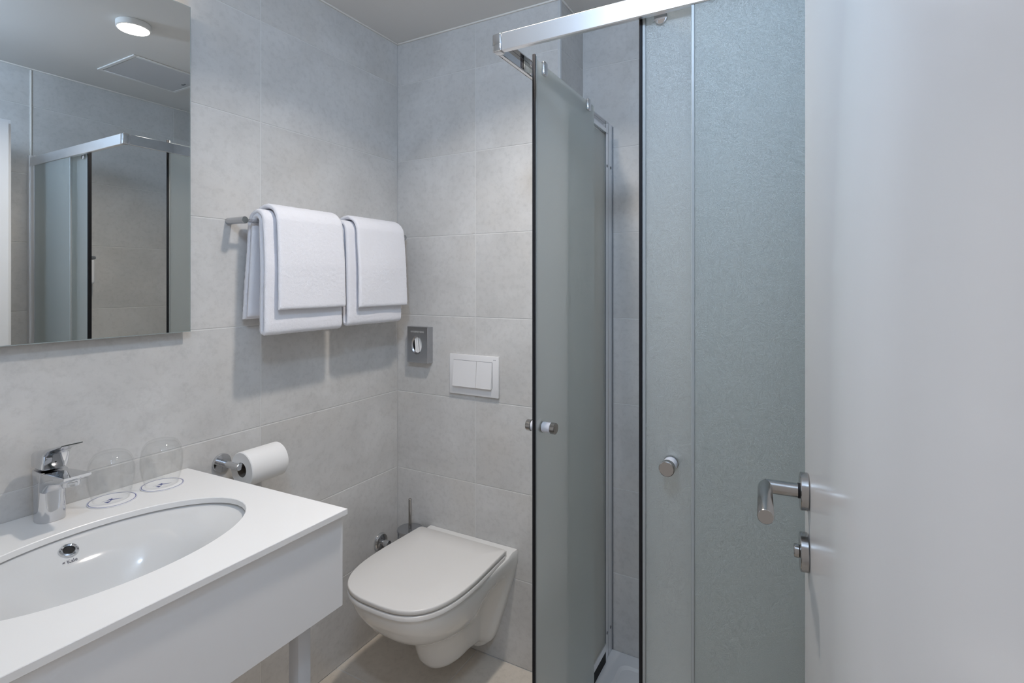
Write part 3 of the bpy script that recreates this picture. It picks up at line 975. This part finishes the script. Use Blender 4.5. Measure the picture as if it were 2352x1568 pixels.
tr1 = obj('top_rail', rail_x(SX + 0.022, XR - 0.022, SY, RZ0, RZ1), M_RAIL, se)
obj('track', MB().rbox(SX + 0.022, XR - 0.022, SY + 0.0032, SY + 0.021, RZ1 - 0.003, RZ1, 0.0006, 1), M_CHROME, tr1)
tr2 = obj('top_rail', rail_y(SY + 0.022, NICHE_Y - 0.0745, SX, RZ0, RZ1), M_CHROME, se)
obj('track', MB().rbox(SX + 0.0032, SX + 0.0145, SY + 0.022, NICHE_Y - 0.0745, RZ1 - 0.003, RZ1, 0.0006, 1), M_CHROME, tr2)
obj('corner_bracket', MB().rbox(SX - 0.0012, SX + 0.0215, SY - 0.0012, SY + 0.0215, RZ0 - 0.001, RZ1 + 0.001, 0.0035, 3), M_CHROME, se)
obj('bottom_rail', MB().rbox(SX + 0.024, XR - 0.022, SY + 0.002, SY + 0.030, 0.0295, 0.050, 0.002, 1), M_RAIL, se)
obj('bottom_rail', MB().rbox(SX - 0.006, SX + 0.0006, SY + 0.024, NICHE_Y - 0.076, 0.0295, 0.062, 0.002, 1), M_RAIL, se)
obj('corner_bracket', MB().rbox(SX - 0.0005, SX + 0.0235, SY - 0.0005, SY + 0.0235, 0.0295, 0.052, 0.003, 2), M_CHROME, se)
# wall profiles
PZ0, PZ1 = 0.0295, 1.8800
pf = obj('wall_profile', MB().rbox(SX - 0.020, SX + 0.0022, NICHE_Y - 0.0425, NICHE_Y - 0.0008, PZ0, PZ1 - 0.001, 0.0008, 1).rbox(SX - 0.016, SX + 0.0015, NICHE_Y - 0.074, NICHE_Y - 0.0445, PZ0, PZ1, 0.0008, 1), M_PROFILE, se)
obj('seam', MB().box(SX - 0.018, SX - 0.0005, NICHE_Y - 0.0445, NICHE_Y - 0.0425, PZ0, PZ1 - 0.004), M_GREYP, pf)
obj('seam', MB().box(SX - 0.018, SX + 0.0030, NICHE_Y - 0.0778, NICHE_Y - 0.0746, PZ0, PZ1 - 0.010), M_GREYP, pf)
obj('seam', MB().box(SX + 0.0023, SX + 0.0048, NICHE_Y - 0.0022, NICHE_Y - 0.0006, PZ0, PZ1 - 0.004), M_GREYP, pf)
for z_ in (1.727, 0.118):
    for yy, xx in ((NICHE_Y - 0.022, SX + 0.0022), (NICHE_Y - 0.058, SX + 0.0015)):
        obj('screw_cover', MB().lathe([(0.0052, 0.0001), (0.0052, 0.0014), (0.0, 0.0018)], (xx, yy, z_), axis='X', n=16), M_GREYP, pf)
pf2 = obj('wall_profile', MB().rbox(XR - 0.0215, XR - 0.0008, SY - 0.002, SY + 0.034, PZ0, PZ1, 0.001, 1).rbox(XR - 0.058, XR - 0.022, SY + 0.002, SY + 0.031, PZ0, PZ1 - 0.004, 0.001, 1), M_RAIL, se)
# fixed panes
gz0, gz1 = 0.0905, RZ0 - 0.001
fxp = obj('fixed_pane', MB().box(1.236, XR - 0.0585, SY + 0.004, SY + 0.009, gz0, gz1), M_FROST, se, smooth=0)
obj('edge_strip', MB().rbox(1.2295, 1.2357, SY + 0.002, SY + 0.010, gz0, gz1, 0.0012, 1), M_GASKET, fxp)
fyp = obj('fixed_pane', MB().box(SX - 0.0045, SX + 0.0005, -0.215, NICHE_Y - 0.0782, gz0, gz1), M_FROST, se, smooth=0)
obj('edge_strip', MB().rbox(SX - 0.0055, SX + 0.0015, -0.2245, -0.2153, gz0, gz1, 0.0012, 1), M_GASKET, fyp)
obj('header_strip', MB().rbox(SX + 0.0034, SX + 0.0055, -0.215, NICHE_Y - 0.0782, 1.8352, 1.8520, 0.0006, 1), M_RAIL, fyp)
obj('foot_strip', MB().rbox(SX + 0.0012, SX + 0.0060, -0.215, NICHE_Y - 0.0782, 0.0700, 0.0960, 0.0008, 1), M_RAIL, fyp)
obj('gap_shade', MB().box(SX + 0.0008, SX + 0.0040, -0.215, NICHE_Y - 0.0782, 0.0298, 0.0698), M_BLACK, fyp)  # black strip painting the shade of the open gap above the tray
obj('gap_shade', MB().box(1.236, XR - 0.0585, SY + 0.004, SY + 0.009, 0.0505, 0.0900), M_BLACK, fxp)  # same painted gap shade below the front pane


def knob(d, p_out, door, both=True):
    """turned knob with a white waist, axis d through the pane"""
    d = Vector(d)
    p_ = Vector(p_out)
    obj('knob', MB().tube(p_, p_ + d * 0.0235, 0.0130, n=30, bev=0.0006), M_SLEEVE, door)
    obj('knob_cap', MB().tube(p_ + d * 0.0238, p_ + d * 0.0375, 0.0142, n=34, bev=0.0014), M_STEEL, door)
    obj('knob_base', MB().tube(p_ - d * 0.0002, p_ + d * 0.0022, 0.0138, n=30), M_STEEL, door)


# front sliding door, pushed to the right
DYf = SY + 0.026
dz0, dz1_ = 0.055, RZ1 + 0.002
DL = 1.1280
sd = obj('sliding_door', MB().box(DL + 0.011, 1.5450, DYf, DYf + 0.005, dz0, RZ1 - 0.006), M_FROST, se, smooth=0)
obj('gasket', MB().rbox(DL, DL + 0.0065, DYf - 0.004, DYf + 0.009, dz0, RZ1 - 0.006, 0.001, 1), M_BLACK, sd)
obj('edge_strip', MB().rbox(DL + 0.0065, DL + 0.0128, DYf - 0.003, DYf + 0.008, dz0, RZ1 - 0.006, 0.001, 1), M_GASKET, sd)
knob((0, -1, 0), (1.1885, DYf - 0.0003, 0.9835), sd)
knob((0, 1, 0), (1.1885, DYf + 0.0053, 0.9835), sd)
for x_ in (1.170, 1.50):
    obj('roller', MB().lathe([(0.0125, 0.0), (0.0125, -0.005), (0.0105, -0.0062), (0.0, -0.0064)], (x_, DYf - 0.0004, RZ0 - 0.001), axis='Y', n=30), M_CHROME, sd)
# side sliding door, pushed to the back
DXs = SX + 0.0170
DLy = -0.4520
sd2 = obj('sliding_door', MB().box(DXs, DXs + 0.005, DLy + 0.011, -0.0360, dz0, RZ1 + 0.006), M_FROST, se, smooth=0)
obj('gasket', MB().rbox(DXs - 0.001, DXs + 0.0062, DLy, DLy + 0.0065, dz0, RZ1 + 0.015, 0.001, 1), M_BLACK, sd2)
obj('edge_strip', MB().rbox(DXs - 0.001, DXs + 0.0064, DLy + 0.0065, DLy + 0.0128, dz0, RZ1 + 0.013, 0.001, 1), M_GASKET, sd2)
knob((1, 0, 0), (DXs + 0.0053, -0.4070, 0.9628), sd2)
knob((-1, 0, 0), (DXs - 0.0003, -0.4070, 0.9628), sd2)
for y_ in (-0.405, -0.098):
    obj('roller', MB().rbox(DXs + 0.0052, DXs + 0.0155, y_ - 0.0105, y_ + 0.0105, RZ1 - 0.026, RZ1 + 0.010, 0.0042, 3), M_CHROME, sd2)
    obj('roller', MB().lathe([(0.009, DXs - 0.001), (0.009, DXs - 0.010), (0.0, DXs - 0.0105)], (0, y_, RZ0 + 0.018), axis='X', n=24), M_PLAST, sd2)

# ------------------------------------------------------------ soap dispenser on the right wall
sp = thing('soap_dispenser', 'white soap dispenser with grey cap on the shower wall, seen in the mirror', 'dispenser', (XR, -0.42, 1.30))
obj('body', MB().rbox(XR - 0.062, XR - 0.0008, -0.478, -0.383, 1.318, 1.434, 0.012, 4), M_PLAST, sp)
obj('cap', MB().rbox(XR - 0.064, XR - 0.0008, -0.480, -0.381, 1.4345, 1.449, 0.005, 2), M_GREYP, sp)
obj('nozzle', MB().lathe([(0.006, 1.300), (0.012, 1.305), (0.014, 1.3175)], (XR - 0.036, -0.43, 0), n=20), M_PLAST, sp)

# ------------------------------------------------------------ the open room door
ANG = math.radians(4.2)
ED = Vector((1.4118, -0.7260, 0))            # free edge of the rebate lip, back face
DIR = Vector((math.sin(ANG), -math.cos(ANG), 0))   # towards the hinges
NRM = Vector((-math.cos(ANG), -math.sin(ANG), 0))  # face looking into the room
Md = Matrix((DIR, NRM.cross(Vector((0, 0, 1))) * 0 + NRM, Vector((0, 0, 1)))).transposed().to_4x4()
Md.translation = Vector((1.4105, -0.7270, 0))
# local frame: x along the leaf from its free edge, y out of the visible face, z up
mb = MB()
mb.rbox(0.013, 0.80, -0.025, 0.0, 0.008, 1.965, 0.0012, 2, M=Md)
mb.rbox(0.0, 0.80, -0.040, -0.0252, 0.006, 1.978, 0.0015, 2, M=Md)
dr = obj('door_1', mb, M_DOOR, kind='structure')
HZ, HX, LZ = 1.0470, 0.074, 0.9660


def dtube(p0, p1, r, n=34, bev=0.0):
    return MB().tube(Md @ Vector(p0), Md @ Vector(p1), r, n=n, bev=bev)


hd = obj('rose', dtube((HX, 0.0004, HZ), (HX, 0.0105, HZ), 0.0245, 48, 0.0010), M_STEEL, dr)
mb = dtube((HX, 0.0107, HZ), (HX, 0.0130, HZ), 0.0098)
obj('collar', mb, M_BLACK, dr)
# lever: neck and grip mitred
r_ = 0.0092
nk, gl_ = 0.053, 0.108
rings = []
for t_ in range(3):
    pass


def ringat(c, ux, uy, n=30):
    return [Md @ (Vector(c) + Vector(ux) * math.cos(2 * PI * i / n) + Vector(uy) * math.sin(2 * PI * i / n)) for i in range(n)]


mb = MB()
mb.loft([ringat((HX, 0.0128, HZ), (r_, 0, 0), (0, 0, r_)), ringat((HX, nk - 0.0005, HZ), (r_, -r_ * 0 + r_, 0), (0, 0, r_)),
         ringat((HX + gl_ - 0.001, nk, HZ), (0, r_, 0), (0, 0, r_)), ringat((HX + gl_, nk, HZ), (0, r_ - 0.0008, 0), (0, 0, r_ - 0.0008))])
obj('lever', mb, M_STEEL, dr, smooth=40)
obj('lock_rose', dtube((HX, 0.0004, LZ), (HX, 0.0105, LZ), 0.0250, 48, 0.0010), M_STEEL, dr)
obj('lock_knob', dtube((HX, 0.0107, LZ), (HX, 0.0175, LZ), 0.0088, 28, 0.001), M_STEEL, dr)
